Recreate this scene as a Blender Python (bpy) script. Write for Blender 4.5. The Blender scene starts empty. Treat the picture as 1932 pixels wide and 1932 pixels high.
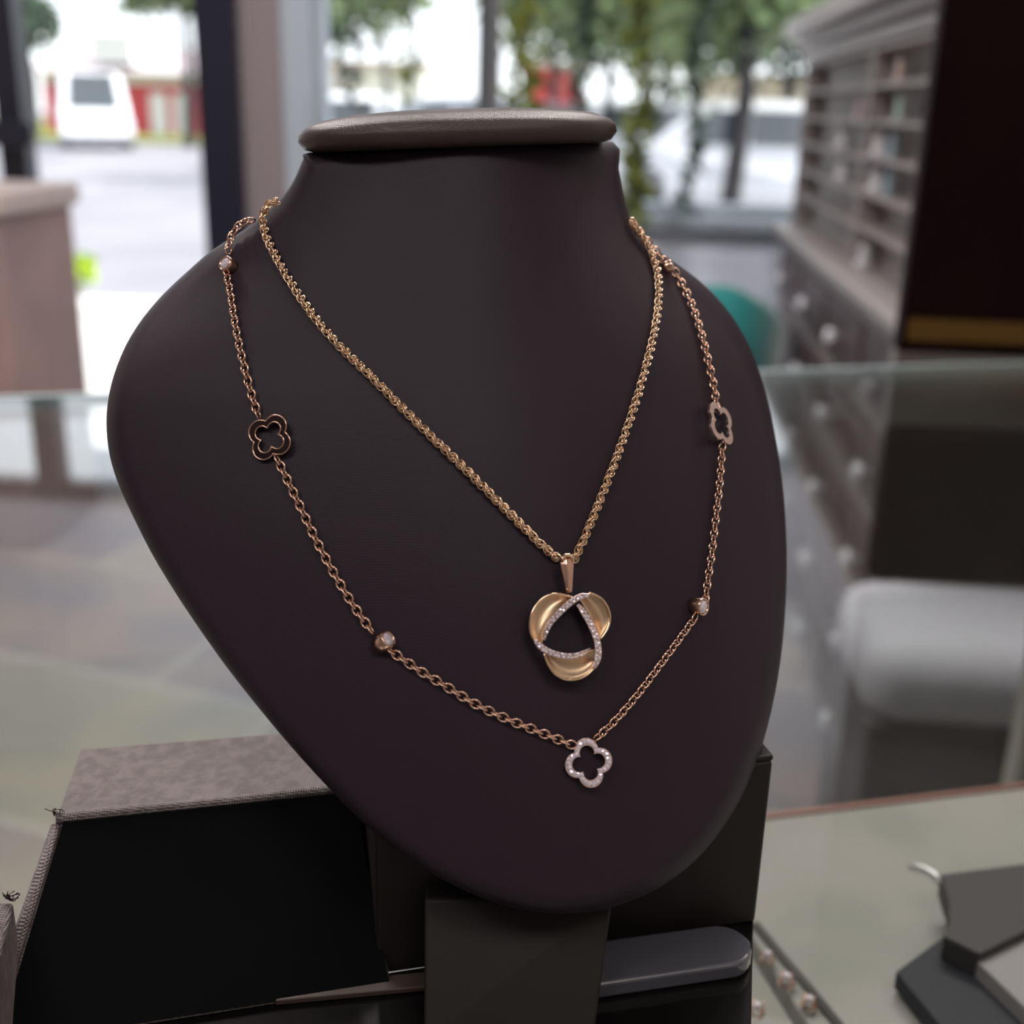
import bpy, math, random
from mathutils import Vector, Matrix
PI = math.pi
R = math.radians
random.seed(7)
SC = bpy.context.scene
COL = SC.collection

# ------------------------------------------------------------------ camera
F = 2200.0                       # focal length in pixels of the 1932 px frame
PITCH, ROLL = R(19.2), R(1.5)
CAM = Vector((0, 0, 1.2))
cd = bpy.data.cameras.new('camera')
cam = bpy.data.objects.new('camera', cd)
COL.objects.link(cam)
SC.camera = cam
cam.location = CAM
Mc = Matrix.Rotation(PI / 2 - PITCH, 3, 'X') @ Matrix.Rotation(ROLL, 3, 'Z')
cam.rotation_euler = Mc.to_euler()
cd.sensor_width = 36
cd.lens = 36 * F / 1932
cd.clip_start = 0.01
cd.clip_end = 400
cd.dof.use_dof = True
cd.dof.focus_distance = 0.335
cd.dof.aperture_fstop = 8.0

# ------------------------------------------------------------------ world, sun, added fill lamps, exposure
ROOM = R(-5)                     # the room stands turned 5 degrees to the camera
Rm = Matrix.Rotation(ROOM, 3, 'Z')
w = bpy.data.worlds.new('sky')
SC.world = w
w.use_nodes = True
nt = w.node_tree
bg = nt.nodes['Background']
skt = nt.nodes.new('ShaderNodeTexSky')
skt.sky_type = 'HOSEK_WILKIE'
skt.turbidity = 6
skt.sun_direction = Vector((0.75, -0.1, 0.62)).normalized()
mixw = nt.nodes.new('ShaderNodeMixRGB')
mixw.inputs[0].default_value = 0.55
mixw.inputs[2].default_value = (0.93, 0.97, 1.0, 1)
nt.links.new(skt.outputs[0], mixw.inputs[1])
nt.links.new(mixw.outputs[0], bg.inputs[0])
bg.inputs[1].default_value = 3.8
sun = bpy.data.lights.new('sun', 'SUN')
sun.energy = 9
sun.angle = R(0.6)
sun.color = (1, 0.97, 0.92)
so = bpy.data.objects.new('sun', sun)
COL.objects.link(so)
so.rotation_euler = Vector((0.75, -0.1, 0.62)).to_track_quat('Z', 'Y').to_euler()
for nm, x, z, sx, sz in (('door_daylight', -1.3, 1.0, 1.1, 1.95), ('window_daylight', 0.25, 1.32, 1.55, 0.85)):
    L = bpy.data.lights.new(nm, 'AREA')
    L.shape = 'RECTANGLE'
    L.size, L.size_y = sx, sz
    L.cycles.is_portal = True
    lo = bpy.data.objects.new(nm, L)
    COL.objects.link(lo)
    lo.location = Rm @ Vector((x, 3.62, z))
    lo.rotation_euler = (-PI / 2, 0, ROOM)
for nm, x, y, e in (('ceiling_lamp', -0.9, -0.9, 8), ('ceiling_lamp', 0.6, -0.9, 7), ('ceiling_lamp', -1.2, 1.6, 44), ('ceiling_lamp', 0.35, 1.7, 40)):  # added lamps out of view, brighten the interior and the gold
    L = bpy.data.lights.new(nm, 'AREA')
    L.shape = 'RECTANGLE'
    L.size, L.size_y = 0.9, 0.5
    L.energy = e
    L.color = (1, 0.93, 0.88)
    lo = bpy.data.objects.new(nm, L)
    COL.objects.link(lo)
    lo.location = Rm @ Vector((x, y, 2.84))
    lo.rotation_euler = (0, 0, ROOM)
vs = SC.view_settings
vs.view_transform = 'Standard'
vs.look = 'None'
vs.exposure = 0.0
vs.gamma = 1
vs.use_curve_mapping = False
SC.cycles.use_denoising = True
SC.cycles.max_bounces = 10
SC.cycles.transparent_max_bounces = 16
SC.cycles.caustics_reflective = False
SC.cycles.caustics_refractive = False
SC.cycles.sample_clamp_indirect = 6

# ------------------------------------------------------------------ materials
def mat(name, col, rough=0.5, metal=0.0, spec=0.5, noise=None, bump=None, sheen=0, coat=0, emit=None):
    m = bpy.data.materials.new(name)
    m.use_nodes = True
    t = m.node_tree
    b = t.nodes['Principled BSDF']
    b.inputs['Base Color'].default_value = (*col, 1)
    b.inputs['Roughness'].default_value = rough
    b.inputs['Metallic'].default_value = metal
    b.inputs['Specular IOR Level'].default_value = spec
    if sheen:
        b.inputs['Sheen Weight'].default_value = sheen
        b.inputs['Sheen Roughness'].default_value = 0.4
    if coat:
        b.inputs['Coat Weight'].default_value = coat
        b.inputs['Coat Roughness'].default_value = 0.08
    if emit:
        b.inputs['Emission Color'].default_value = (*emit[0], 1)
        b.inputs['Emission Strength'].default_value = emit[1]
    tc = t.nodes.new('ShaderNodeTexCoord')
    if noise:                      # (second colour, scale)
        n = t.nodes.new('ShaderNodeTexNoise')
        n.inputs['Scale'].default_value = noise[1]
        n.inputs['Detail'].default_value = 5
        mx = t.nodes.new('ShaderNodeMixRGB')
        mx.inputs[1].default_value = (*col, 1)
        mx.inputs[2].default_value = (*noise[0], 1)
        cr = t.nodes.new('ShaderNodeMapRange')
        cr.inputs[1].default_value = 0.38
        cr.inputs[2].default_value = 0.62
        t.links.new(tc.outputs['Object'], n.inputs['Vector'])
        t.links.new(n.outputs[0], cr.inputs[0])
        t.links.new(cr.outputs[0], mx.inputs[0])
        t.links.new(mx.outputs[0], b.inputs['Base Color'])
    if bump:                       # (kind, scale, strength, distance)
        bp = t.nodes.new('ShaderNodeBump')
        bp.inputs['Strength'].default_value = bump[2]
        bp.inputs['Distance'].default_value = bump[3]
        if bump[0] == 'weave':
            hs = []
            for ax in ('X', 'Y', 'Z'):
                wv = t.nodes.new('ShaderNodeTexWave')
                wv.bands_direction = ax
                wv.inputs['Scale'].default_value = bump[1]
                wv.inputs['Distortion'].default_value = 1.5
                wv.inputs['Detail'].default_value = 2
                t.links.new(tc.outputs['Object'], wv.inputs['Vector'])
                hs.append(wv)
            a = t.nodes.new('ShaderNodeMath')
            a2 = t.nodes.new('ShaderNodeMath')
            t.links.new(hs[0].outputs[1], a.inputs[0])
            t.links.new(hs[1].outputs[1], a.inputs[1])
            t.links.new(a.outputs[0], a2.inputs[0])
            t.links.new(hs[2].outputs[1], a2.inputs[1])
            t.links.new(a2.outputs[0], bp.inputs['Height'])
        else:
            n2 = t.nodes.new('ShaderNodeTexNoise')
            n2.inputs['Scale'].default_value = bump[1]
            n2.inputs['Detail'].default_value = 4
            t.links.new(tc.outputs['Object'], n2.inputs['Vector'])
            t.links.new(n2.outputs[0], bp.inputs['Height'])
        t.links.new(bp.outputs[0], b.inputs['Normal'])
    return m

def glass_mat(name, tint, ior=1.5, boost=0.0):
    m = bpy.data.materials.new(name)
    m.use_nodes = True
    t = m.node_tree
    for n in list(t.nodes):
        if n.type == 'BSDF_PRINCIPLED':
            t.nodes.remove(n)
    out = [n for n in t.nodes if n.type == 'OUTPUT_MATERIAL'][0]
    fr = t.nodes.new('ShaderNodeFresnel')
    fr.inputs[0].default_value = ior
    ad = t.nodes.new('ShaderNodeMath')
    ad.inputs[1].default_value = boost
    ad.use_clamp = True
    tr = t.nodes.new('ShaderNodeBsdfTransparent')
    tr.inputs[0].default_value = (*tint, 1)
    gl = t.nodes.new('ShaderNodeBsdfGlossy')
    gl.inputs['Roughness'].default_value = 0.0
    mx = t.nodes.new('ShaderNodeMixShader')
    # use the outward-facing index on both faces of the slab
    geo = t.nodes.new('ShaderNodeNewGeometry')
    t.links.new(fr.outputs[0], ad.inputs[0])
    sw = t.nodes.new('ShaderNodeMix')
    inv = t.nodes.new('ShaderNodeValue')
    inv.outputs[0].default_value = 1.0 / ior
    fr.inputs[0].default_value = ior
    io = t.nodes.new('ShaderNodeMapRange')
    io.inputs[3].default_value = ior
    io.inputs[4].default_value = 1.0 / ior * ior * ior   # Cycles inverts the index on back faces
    t.nodes.remove(sw)
    t.nodes.remove(inv)
    io.inputs[4].default_value = 1.0 / ior
    t.links.new(geo.outputs['Backfacing'], io.inputs[0])
    t.links.new(io.outputs[0], fr.inputs[0])
    t.links.new(ad.outputs[0], mx.inputs[0])
    t.links.new(tr.outputs[0], mx.inputs[1])
    t.links.new(gl.outputs[0], mx.inputs[2])
    t.links.new(mx.outputs[0], out.inputs[0])
    return m

M = {}
M['leather'] = mat('satin_leatherette', (0.028, 0.018, 0.027), 0.44, spec=0.2, bump=('weave', 900, 0.12, 0.0002), sheen=0.0)
M['cap'] = mat('cap_leatherette', (0.052, 0.033, 0.033), 0.33, spec=0.5, bump=('weave', 900, 0.2, 0.0002))
M['linen'] = mat('linen_board', (0.15, 0.125, 0.125), 0.6, noise=((0.22, 0.185, 0.185), 260), bump=('weave', 420, 0.6, 0.0006))
M['velvet'] = mat('black_velvet', (0.004, 0.004, 0.005), 0.95, spec=0.08)
M['riser'] = mat('dark_riser_board', (0.014, 0.011, 0.010), 0.5, spec=0.3)
M['brown'] = mat('brown_card', (0.055, 0.035, 0.03), 0.6)
M['rose'] = mat('polished_rose_gold', (0.86, 0.56, 0.43), 0.17, 1)
M['gold'] = mat('polished_yellow_gold', (0.86, 0.63, 0.44), 0.17, 1)
M['satin'] = mat('satin_gold', (0.72, 0.53, 0.36), 0.36, 1, bump=('noise', 2500, 0.08, 0.0003))
M['gem'] = mat('faceted_white_stone', (0.95, 0.84, 0.93), 0.12, 0.35, 1.0)
M['white_gold'] = mat('pale_rose_setting', (0.78, 0.6, 0.56), 0.25, 1)
M['acrylic'] = mat('smoked_acrylic', (0.085, 0.085, 0.105), 0.1, coat=1)
M['glass'] = glass_mat('clear_glass', (0.97, 0.985, 0.98))
M['pane'] = glass_mat('window_pane', (0.985, 0.99, 0.99))
M['glass_edge'] = mat('ground_glass_edge', (0.45, 0.55, 0.58), 0.25)
M['chrome'] = mat('brushed_metal', (0.6, 0.6, 0.62), 0.3, 1)
M['pad'] = mat('grey_suede_pad', (0.25, 0.25, 0.225), 0.9, noise=((0.30, 0.285, 0.265), 14))
M['pad_seam'] = mat('pad_seam', (0.07, 0.065, 0.06), 0.9)
M['stand_grey'] = mat('charcoal_stand_board', (0.045, 0.04, 0.042), 0.7)
M['stand_navy'] = mat('navy_stand_board', (0.012, 0.014, 0.02), 0.7)
M['stand_pale'] = mat('pale_stand_board', (0.25, 0.235, 0.24), 0.75)
M['taupe'] = mat('taupe_painted_wood', (0.30, 0.27, 0.27), 0.45)
M['taupe_dark'] = mat('mauve_drawer_front', (0.07, 0.038, 0.042), 0.45)
M['taupe_back'] = mat('taupe_cabinet_back', (0.30, 0.27, 0.26), 0.6)
M['knob'] = mat('glass_knob_white', (0.6, 0.6, 0.66), 0.1, coat=1)
M['mahogany'] = mat('dark_mahogany', (0.012, 0.003, 0.004), 0.6, spec=0.08, noise=((0.008, 0.002, 0.003), 5))
M['trim_gold'] = mat('antique_gold_trim', (0.16, 0.08, 0.015), 0.5, 0.6)
M['stone_top'] = mat('brown_grey_marble', (0.17, 0.145, 0.14), 0.35, noise=((0.21, 0.19, 0.185), 6))
M['wall'] = mat('white_wall_paint', (0.72, 0.79, 0.93), 0.8)
M['wall_warm'] = mat('warm_wall_paint', (0.5, 0.46, 0.43), 0.85)
M['ceiling'] = mat('ceiling_paint', (0.42, 0.40, 0.42), 0.9)
M['pier'] = mat('taupe_pier_paint', (0.22, 0.185, 0.20), 0.8)
M['frame_dark'] = mat('black_door_frame', (0.008, 0.009, 0.022), 0.35)
M['frame_grey'] = mat('blue_grey_window_frame', (0.36, 0.42, 0.49), 0.5)
M['teal'] = mat('teal_velvet', (0.004, 0.17, 0.17), 0.8, sheen=0.6)
M['teal_dark'] = mat('dark_teal_shell', (0.002, 0.035, 0.04), 0.7)
M['ottoman'] = mat('pale_lilac_upholstery', (0.55, 0.53, 0.60), 0.85)
M['skirt'] = mat('charcoal_mauve_fabric', (0.12, 0.105, 0.115), 0.9)  # bench fabric darkened: the shade on its front is in the colour
M['black_wood'] = mat('black_wood', (0.02, 0.018, 0.02), 0.5)
M['white_cer'] = mat('white_ceramic', (0.62, 0.62, 0.66), 0.3)

def slate():
    m = mat('slate_tiles', (0.2, 0.2, 0.18), 0.55, spec=0.3)
    t = m.node_tree
    b = t.nodes['Principled BSDF']
    tc = t.nodes['Texture Coordinate']
    br = t.nodes.new('ShaderNodeTexBrick')
    br.offset = 0.37
    br.inputs['Color1'].default_value = (0.33, 0.345, 0.29, 1)
    br.inputs['Color2'].default_value = (0.25, 0.235, 0.26, 1)
    br.inputs['Mortar'].default_value = (0.42, 0.44, 0.41, 1)
    br.inputs['Scale'].default_value = 1.0
    br.inputs['Brick Width'].default_value = 0.85
    br.inputs['Row Height'].default_value = 0.52
    br.inputs['Mortar Size'].default_value = 0.012
    br.inputs['Mortar Smooth'].default_value = 0.5
    mp = t.nodes.new('ShaderNodeMapping')
    mp.inputs['Rotation'].default_value = (0, 0, R(14))
    mp.inputs['Location'].default_value = (0.3, 0.2, 0)
    t.links.new(tc.outputs['Object'], mp.inputs[0])
    t.links.new(mp.outputs[0], br.inputs['Vector'])
    n = t.nodes.new('ShaderNodeTexNoise')
    n.inputs['Scale'].default_value = 2.2
    n.inputs['Detail'].default_value = 6
    t.links.new(tc.outputs['Object'], n.inputs['Vector'])
    r = t.nodes.new('ShaderNodeValToRGB')
    r.color_ramp.elements[0].position = 0.35
    r.color_ramp.elements[0].color = (0.75, 0.72, 0.85, 1)
    r.color_ramp.elements[1].position = 0.68
    r.color_ramp.elements[1].color = (1.35, 1.12, 0.95, 1)
    t.links.new(n.outputs[0], r.inputs[0])
    mx = t.nodes.new('ShaderNodeMixRGB')
    mx.blend_type = 'MULTIPLY'
    mx.inputs[0].default_value = 1
    t.links.new(br.outputs[0], mx.inputs[1])
    t.links.new(r.outputs[0], mx.inputs[2])
    t.links.new(mx.outputs[0], b.inputs['Base Color'])
    return m
M['slate'] = slate()
M['asphalt'] = mat('pale_asphalt', (0.19, 0.185, 0.215), 0.9, noise=((0.25, 0.24, 0.27), 0.5))
M['sidewalk'] = mat('concrete_sidewalk', (0.6, 0.58, 0.56), 0.9)
M['grass'] = mat('mown_grass', (0.17, 0.22, 0.04), 0.95, noise=((0.28, 0.27, 0.06), 3))
M['brick'] = mat('red_wall', (0.50, 0.055, 0.075), 0.8)
M['roof'] = mat('pale_roof', (0.5, 0.42, 0.45), 0.8)
M['trimw'] = mat('white_trim', (0.7, 0.7, 0.72), 0.6)
M['planter'] = mat('pink_brick_planter', (0.34, 0.235, 0.225), 0.85, noise=((0.28, 0.2, 0.2), 3))
M['planter_cap'] = mat('pale_stone_cap', (0.48, 0.40, 0.38), 0.8)
M['carwhite'] = mat('white_car_paint', (0.75, 0.76, 0.8), 0.25, coat=1)
M['carsilver'] = mat('silver_car_paint', (0.45, 0.48, 0.54), 0.25, 0.3, coat=1)
M['carred'] = mat('dark_red_car_paint', (0.25, 0.03, 0.04), 0.25, coat=1)
M['carglass'] = mat('car_glass', (0.03, 0.04, 0.05), 0.05, coat=1)
M['tyre'] = mat('tyre_rubber', (0.02, 0.02, 0.02), 0.8)
M['bark'] = mat('bark', (0.02, 0.018, 0.02), 0.9)
M['leaf'] = mat('green_leaves', (0.075, 0.12, 0.045), 0.6, noise=((0.15, 0.21, 0.08), 0.8))
M['leaf_olive'] = mat('olive_vine_leaves', (0.12, 0.15, 0.02), 0.55)
M['leaf_dark'] = mat('dark_vine_leaves', (0.025, 0.06, 0.035), 0.55)
M['leaf_lime'] = mat('lime_leaves', (0.42, 0.6, 0.01), 0.6)
M['lamp'] = mat('lamp_diffuser', (0.8, 0.8, 0.8), 0.5, emit=((1, 0.94, 0.9), 4))  # glowing panel of the added fill lights

# ------------------------------------------------------------------ picture rays (to measure points of the place)
def ray(px, py):
    d = Mc @ Vector(((px - 966) / F, -(py - 966) / F, -1))
    return d.normalized()
def at_z(px, py, z):
    d = ray(px, py)
    return CAM + d * ((z - CAM.z) / d.z)
def at_y(px, py, y):
    d = ray(px, py)
    return CAM + d * (y / d.y)
def at_room(px, py, D):          # point on the room plane y_room = D, in room coordinates
    d = Rm.inverted() @ ray(px, py)
    c = Rm.inverted() @ CAM
    return c + d * ((D - c.y) / d.y)

# ------------------------------------------------------------------ mesh building
class MB:
    def __init__(s):
        s.v, s.f = [], []
    def add(s, vs, fs):
        o = len(s.v)
        s.v += [tuple(v) for v in vs]
        s.f += [tuple(i + o for i in f) for f in fs]
        return s
    def box(s, x0, x1, y0, y1, z0, z1, m=None):
        vs = [Vector((x, y, z)) for z in (z0, z1) for y in (y0, y1) for x in (x0, x1)]
        if m is not None:
            vs = [m @ v for v in vs]
        return s.add(vs, [(0, 2, 3, 1), (4, 5, 7, 6), (0, 1, 5, 4), (2, 6, 7, 3), (0, 4, 6, 2), (1, 3, 7, 5)])
    def prism(s, bot, top):
        n = len(bot)
        fs = [tuple(range(n - 1, -1, -1)), tuple(range(n, 2 * n))]
        fs += [(i, (i + 1) % n, n + (i + 1) % n, n + i) for i in range(n)]
        return s.add(list(bot) + list(top), fs)
    def sweep(s, rings, closed=False, caps=True):
        n = len(rings[0])
        vs = [v for r in rings for v in r]
        fs = []
        m = len(rings)
        for i in range(m if closed else m - 1):
            a, b = i * n, ((i + 1) % m) * n
            for j in range(n):
                fs.append((a + j, a + (j + 1) % n, b + (j + 1) % n, b + j))
        if caps and not closed:
            fs.append(tuple(range(n - 1, -1, -1)))
            fs.append(tuple((m - 1) * n + j for j in range(n)))
        return s.add(vs, fs)
    def tube(s, pts, r, seg=8):
        pts = [Vector(p) for p in pts]
        rings = []
        up = Vector((0.3, 0.2, 1)).normalized()
        for i, p in enumerate(pts):
            t = (pts[min(i + 1, len(pts) - 1)] - pts[max(i - 1, 0)]).normalized()
            a = t.cross(up)
            if a.length < 0.05:
                a = t.cross(Vector((1, 0, 0)))
            a.normalize()
            b = t.cross(a)
            rr = r[i] if isinstance(r, (list, tuple)) else r
            rings.append([p + a * math.cos(2 * PI * k / seg) * rr + b * math.sin(2 * PI * k / seg) * rr for k in range(seg)])
        return s.sweep(rings)
    def link(s, c, t, side, la, lb, wr, n1=12, n2=5):      # an oval link: long half axis la on t, short lb on side
        nn = t.cross(side).normalized()
        rings = []
        for i in range(n1):
            a = 2 * PI * i / n1
            p = c + t * (la * math.cos(a)) + side * (lb * math.sin(a))
            o = (t * (math.cos(a) / la) + side * (math.sin(a) / lb)).normalized()
            rings.append([p + o * (wr * math.cos(2 * PI * k / n2)) + nn * (wr * math.sin(2 * PI * k / n2)) for k in range(n2)])
        return s.sweep(rings, closed=True)
    def lathe(s, prof, seg=24, m=None, sx=1, sy=1):        # profile (r, z)
        rings = []
        for r, z in prof:
            ring = [Vector((r * sx * math.cos(2 * PI * k / seg), r * sy * math.sin(2 * PI * k / seg), z)) for k in range(seg)]
            if m is not None:
                ring = [m @ v for v in ring]
            rings.append(ring)
        return s.sweep(rings)
    def ball(s, c, r, seg=10, sc=(1, 1, 1)):
        prof = [(math.sin(PI * i / 8) * r + 1e-5, -math.cos(PI * i / 8) * r) for i in range(9)]
        m = Matrix.Translation(Vector(c)) @ Matrix.Diagonal((*sc, 1))
        return s.lathe(prof, seg, m)
    def build(s, name, m, parent=None, smooth=False, bevel=0, sub=0, org=None):
        me = bpy.data.meshes.new(name)
        org = Vector(org) if org is not None else None
        me.from_pydata([tuple(Vector(v) - org) for v in s.v] if org is not None else s.v, [], s.f)
        me.update()
        import bmesh
        bm = bmesh.new()
        bm.from_mesh(me)
        bmesh.ops.recalc_face_normals(bm, faces=bm.faces)
        bm.to_mesh(me)
        bm.free()
        me.materials.append(m)
        if smooth:
            for p in me.polygons:
                p.use_smooth = True
        o = bpy.data.objects.new(name, me)
        COL.objects.link(o)
        if org is not None:
            o.location = org
        if parent is not None:
            o.parent = parent
        if bevel:
            b = o.modifiers.new('bevel', 'BEVEL')
            b.width = bevel
            b.segments = 3
            b.limit_method = 'ANGLE'
        if sub:
            q = o.modifiers.new('sub', 'SUBSURF')
            q.levels = q.render_levels = sub
        return o

def tag(o, label=None, cat=None, group=None, kind=None):
    if label: o['label'] = label
    if cat: o['category'] = cat
    if group: o['group'] = group
    if kind: o['kind'] = kind
    return o
def thing(name, label, cat, loc=(0, 0, 0), rz=0, group=None):
    o = bpy.data.objects.new(name, None)
    o.empty_display_size = 0.02
    COL.objects.link(o)
    o.location = loc
    o.rotation_euler = (0, 0, rz)
    return tag(o, label, cat, group)
def room_thing(name, label, cat, loc, group=None, rz=0):
    return thing(name, label, cat, Rm @ Vector(loc), ROOM + rz, group)
def struct(mb, name, m, room=True):
    o = mb.build(name, m)
    if room:
        o.rotation_euler.z = ROOM
    return tag(o, kind='structure')

# ------------------------------------------------------------------ the room shell (room coordinates, wall with door and window at y = D)
D = 3.5
def rx(px, py=200): return at_room(px, py, D).x
XL, XR, YB, H = -3.0, 1.0, -3.2, 2.9
door_l, door_r = rx(-330), rx(388, 220)
pier_l, frame_l, win_l = rx(462, 220), rx(537, 220), rx(596, 220)
win_r = XR - 0.12
sill = at_room(1340, 408, D).z
HEAD_D, HEAD_W = 1.97, 1.74
struct(MB().box(XL, XR, YB, D + 0.12, -0.1, 0), 'floor', M['slate'])
struct(MB().box(XL, XR, YB, D + 0.12, H, H + 0.1), 'ceiling', M['ceiling'])
struct(MB().box(XL - 0.1, XL, YB, D + 0.12, 0, H), 'wall_left', M['wall_warm'])
struct(MB().box(XR, XR + 0.1, YB, D + 0.12, 0, H), 'wall_right', M['wall_warm'])
struct(MB().box(XL, XR, YB - 0.1, YB, 0, H), 'wall_back', M['wall_warm'])
wf = MB()
wf.box(XL, door_l, D, D + 0.12, 0, H)
wf.box(door_l, win_l, D, D + 0.12, HEAD_D, H)
wf.box(win_l, win_r, D, D + 0.12, HEAD_W, H)
wf.box(win_l, win_r, D, D + 0.12, 0, sill)
wf.box(win_r, XR, D, D + 0.12, 0, H)
struct(wf, 'wall_front', M['wall'])
struct(MB().box(pier_l, frame_l, D - 0.02, D + 0.12, 0, HEAD_D), 'trim_1', M['pier'])
struct(MB().box(door_r, pier_l, D - 0.06, D + 0.14, 0, HEAD_D), 'trim_2', M['frame_dark'])
win = tag(MB().box(win_l + 0.0, win_r, D + 0.05, D + 0.058, sill, HEAD_W).build('window_1', M['pane']), kind='structure')
win.rotation_euler.z = ROOM
fr = MB()
fr.box(frame_l, win_l, D - 0.01, D + 0.12, 0, HEAD_D)
fr.box(win_l, win_r, D + 0.0, D + 0.12, sill - 0.0, sill + 0.03)
fr.box(win_l, win_r, D + 0.0, D + 0.12, HEAD_W - 0.03, HEAD_W)
fr.box(win_l, win_l + 0.02, D + 0.02, D + 0.1, sill + 0.03, HEAD_W - 0.03)
fr.build('window_frame', M['frame_grey'], win)
MB().box(win_l - 0.02, win_r, D - 0.05, D + 0.02, sill - 0.035, sill - 0.003).build('window_sill', M['frame_grey'], win, bevel=0.006)
door = tag(MB().box(door_l + 0.0, door_r, D + 0.05, D + 0.058, 0.1, HEAD_D - 0.05).build('door_1', M['pane']), kind='structure')
door.rotation_euler.z = ROOM
xs = rx(12)
df = MB()
df.box(door_l, door_r, D + 0.03, D + 0.08, HEAD_D - 0.06, HEAD_D)
df.box(door_l, door_r, D + 0.03, D + 0.08, 0.0, 0.1)
df.box(xs - 0.05, xs + 0.035, D + 0.02, D + 0.09, 0.1, HEAD_D - 0.06)
df.box(door_r - 0.03, door_r, D + 0.03, D + 0.08, 0.1, HEAD_D - 0.06)
df.build('door_frame', M['frame_dark'], door)
zb = at_room(40, 252, D - 0.05).z
MB().box(door_l + 0.05, rx(78), D - 0.08, D - 0.04, zb - 0.035, zb + 0.035).build('push_bar', M['frame_dark'], door, bevel=0.01)
for i, (x, y) in enumerate(((-0.9, -0.9), (0.9 - 0.3, -0.9), (-1.2, 1.6), (0.35, 1.7))):  # unseen fixtures added around the fill lamps
    t = room_thing('ceiling_light', ['rectangular ceiling light behind the camera, left one', 'rectangular ceiling light behind the camera, right one',
        'rectangular ceiling light over the left of the shop', 'rectangular ceiling light over the right of the shop'][i], 'ceiling light', (x, y, 2.86), 'ceiling lights')
    q = MB()
    for a in ((-0.5, -0.47, -0.3, 0.3), (0.47, 0.5, -0.3, 0.3), (-0.47, 0.47, -0.3, -0.27), (-0.47, 0.47, 0.27, 0.3)):
        q.box(*a, -0.03, 0.04)
    q.build('frame', M['trimw'], t)
    MB().box(-0.47, 0.47, -0.27, 0.27, 0.0, 0.04).build('diffuser', M['lamp'], t)

# ------------------------------------------------------------------ outside ground
def og(mb, name, m): return struct(mb, name, m)
o = og(MB().box(-60, 60, D + 0.12, 90, -0.4, -0.15), 'ground', M['asphalt'])
o = og(MB().box(-30, 30, D + 0.12, 7.2, -0.15, -0.02), 'sidewalk', M['sidewalk'])
o = og(MB().box(-60, 60, 36, 60, -0.15, -0.05), 'verge', M['grass'])

# ------------------------------------------------------------------ glass counter the bust stands on
ZG = 0.95
fl, frr = at_z(0, 752, ZG), at_z(1932, 686, ZG)
ud = (frr - fl).normalized()
def cpt(s_, dpt, z):             # s_ along the far edge from its middle, dpt towards the camera
    mid = (fl + frr) / 2
    n = Vector((ud.y, -ud.x, 0))
    p = mid + ud * s_ + n * dpt
    return Vector((p.x, p.y, z))
case = thing('glass_counter', 'glass-topped jewellery counter that carries the necklace bust', 'display case', cpt(-0.05, 0.6, 0))
def cb(s0, s1, d0, d1, z0, z1):
    q = [cpt(s0, d0, 0), cpt(s1, d0, 0), cpt(s1, d1, 0), cpt(s0, d1, 0)]
    o = cpt(-0.05, 0.6, 0)
    return [Vector((v.x - o.x, v.y - o.y, z0)) for v in q], [Vector((v.x - o.x, v.y - o.y, z1)) for v in q]
MB().prism(*cb(-0.72, 0.60, 0, 1.45, ZG - 0.01, ZG)).build('glass_top', M['glass'], case)
MB().prism(*cb(-0.71, 0.59, 0.012, 0.02, 0.12, ZG - 0.0102)).build('glass_panel', M['glass'], case)
MB().prism(*cb(-0.722, 0.602, -0.006, -0.0005, ZG - 0.011, ZG + 0.001)).build('edge_strip', M['glass_edge'], case)
MB().prism(*cb(-0.70, 0.58, 0.03, 1.40, 0.10, 0.118)).build('base_panel', M['glass'], case)
for a, b in ((-0.71, 0.02), (0.57, 0.02), (-0.71, 1.42), (0.57, 1.42)):
    MB().prism(*cb(a, a + 0.02, b + 0.001, b + 0.021, 0, ZG - 0.0102)).build('leg', M['chrome'], case)

# padded tray on a shelf inside the counter
ZT = 0.845
tA, tB = at_z(1290, 1563, ZT), at_z(2100, 1465, ZT)
tdir = (tB - tA).normalized()
tn = Vector((tdir.y, -tdir.x, 0))
tray = thing('display_tray', 'grey suede display tray inside the glass counter at right', 'tray', (tA + tdir * 0.2 + tn * 0.2))
def tp(px, py, dz=0.0):
    v = at_z(px, py, ZT + dz)
    return v - tray.location
q = [tA, tA + tdir * 0.30, tA + tdir * 0.30 + tn * 0.42, tA + tn * 0.42]
q = [v - tray.location for v in q]
MB().prism([v + Vector((0, 0, -0.012)) for v in q], q).build('pad', M['pad'], tray, bevel=0.002)
e = [Vector((v.x, v.y, v.z)) for v in q]
rim = MB()
rim.prism([e[0] + Vector((0, 0, -0.014)), e[1] + Vector((0, 0, -0.014)), e[1] - tn * 0.003 + Vector((0, 0, -0.014)), e[0] - tn * 0.003 + Vector((0, 0, -0.014))],
          [e[0] + Vector((0, 0, 0.001)), e[1] + Vector((0, 0, 0.001)), e[1] - tn * 0.003 + Vector((0, 0, 0.001)), e[0] - tn * 0.003 + Vector((0, 0, 0.001))])
rim.build('rim', mat('copper_rim', (0.3, 0.16, 0.13), 0.4, 0.5), tray)
MB().tube([tp(1425, 1745, 0.0008), tp(1470, 1800, 0.0008), tp(1520, 1858, 0.0008), tp(1590, 1945, 0.0008)], 0.0022, 6).build('seam', M['pad_seam'], tray)
# shelf under the tray with brackets to the counter
MB().prism(*cb(-0.70, 0.58, 0.28, 1.40, ZT - 0.024, ZT - 0.0165)).build('glass_shelf', M['glass'], case)

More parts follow.
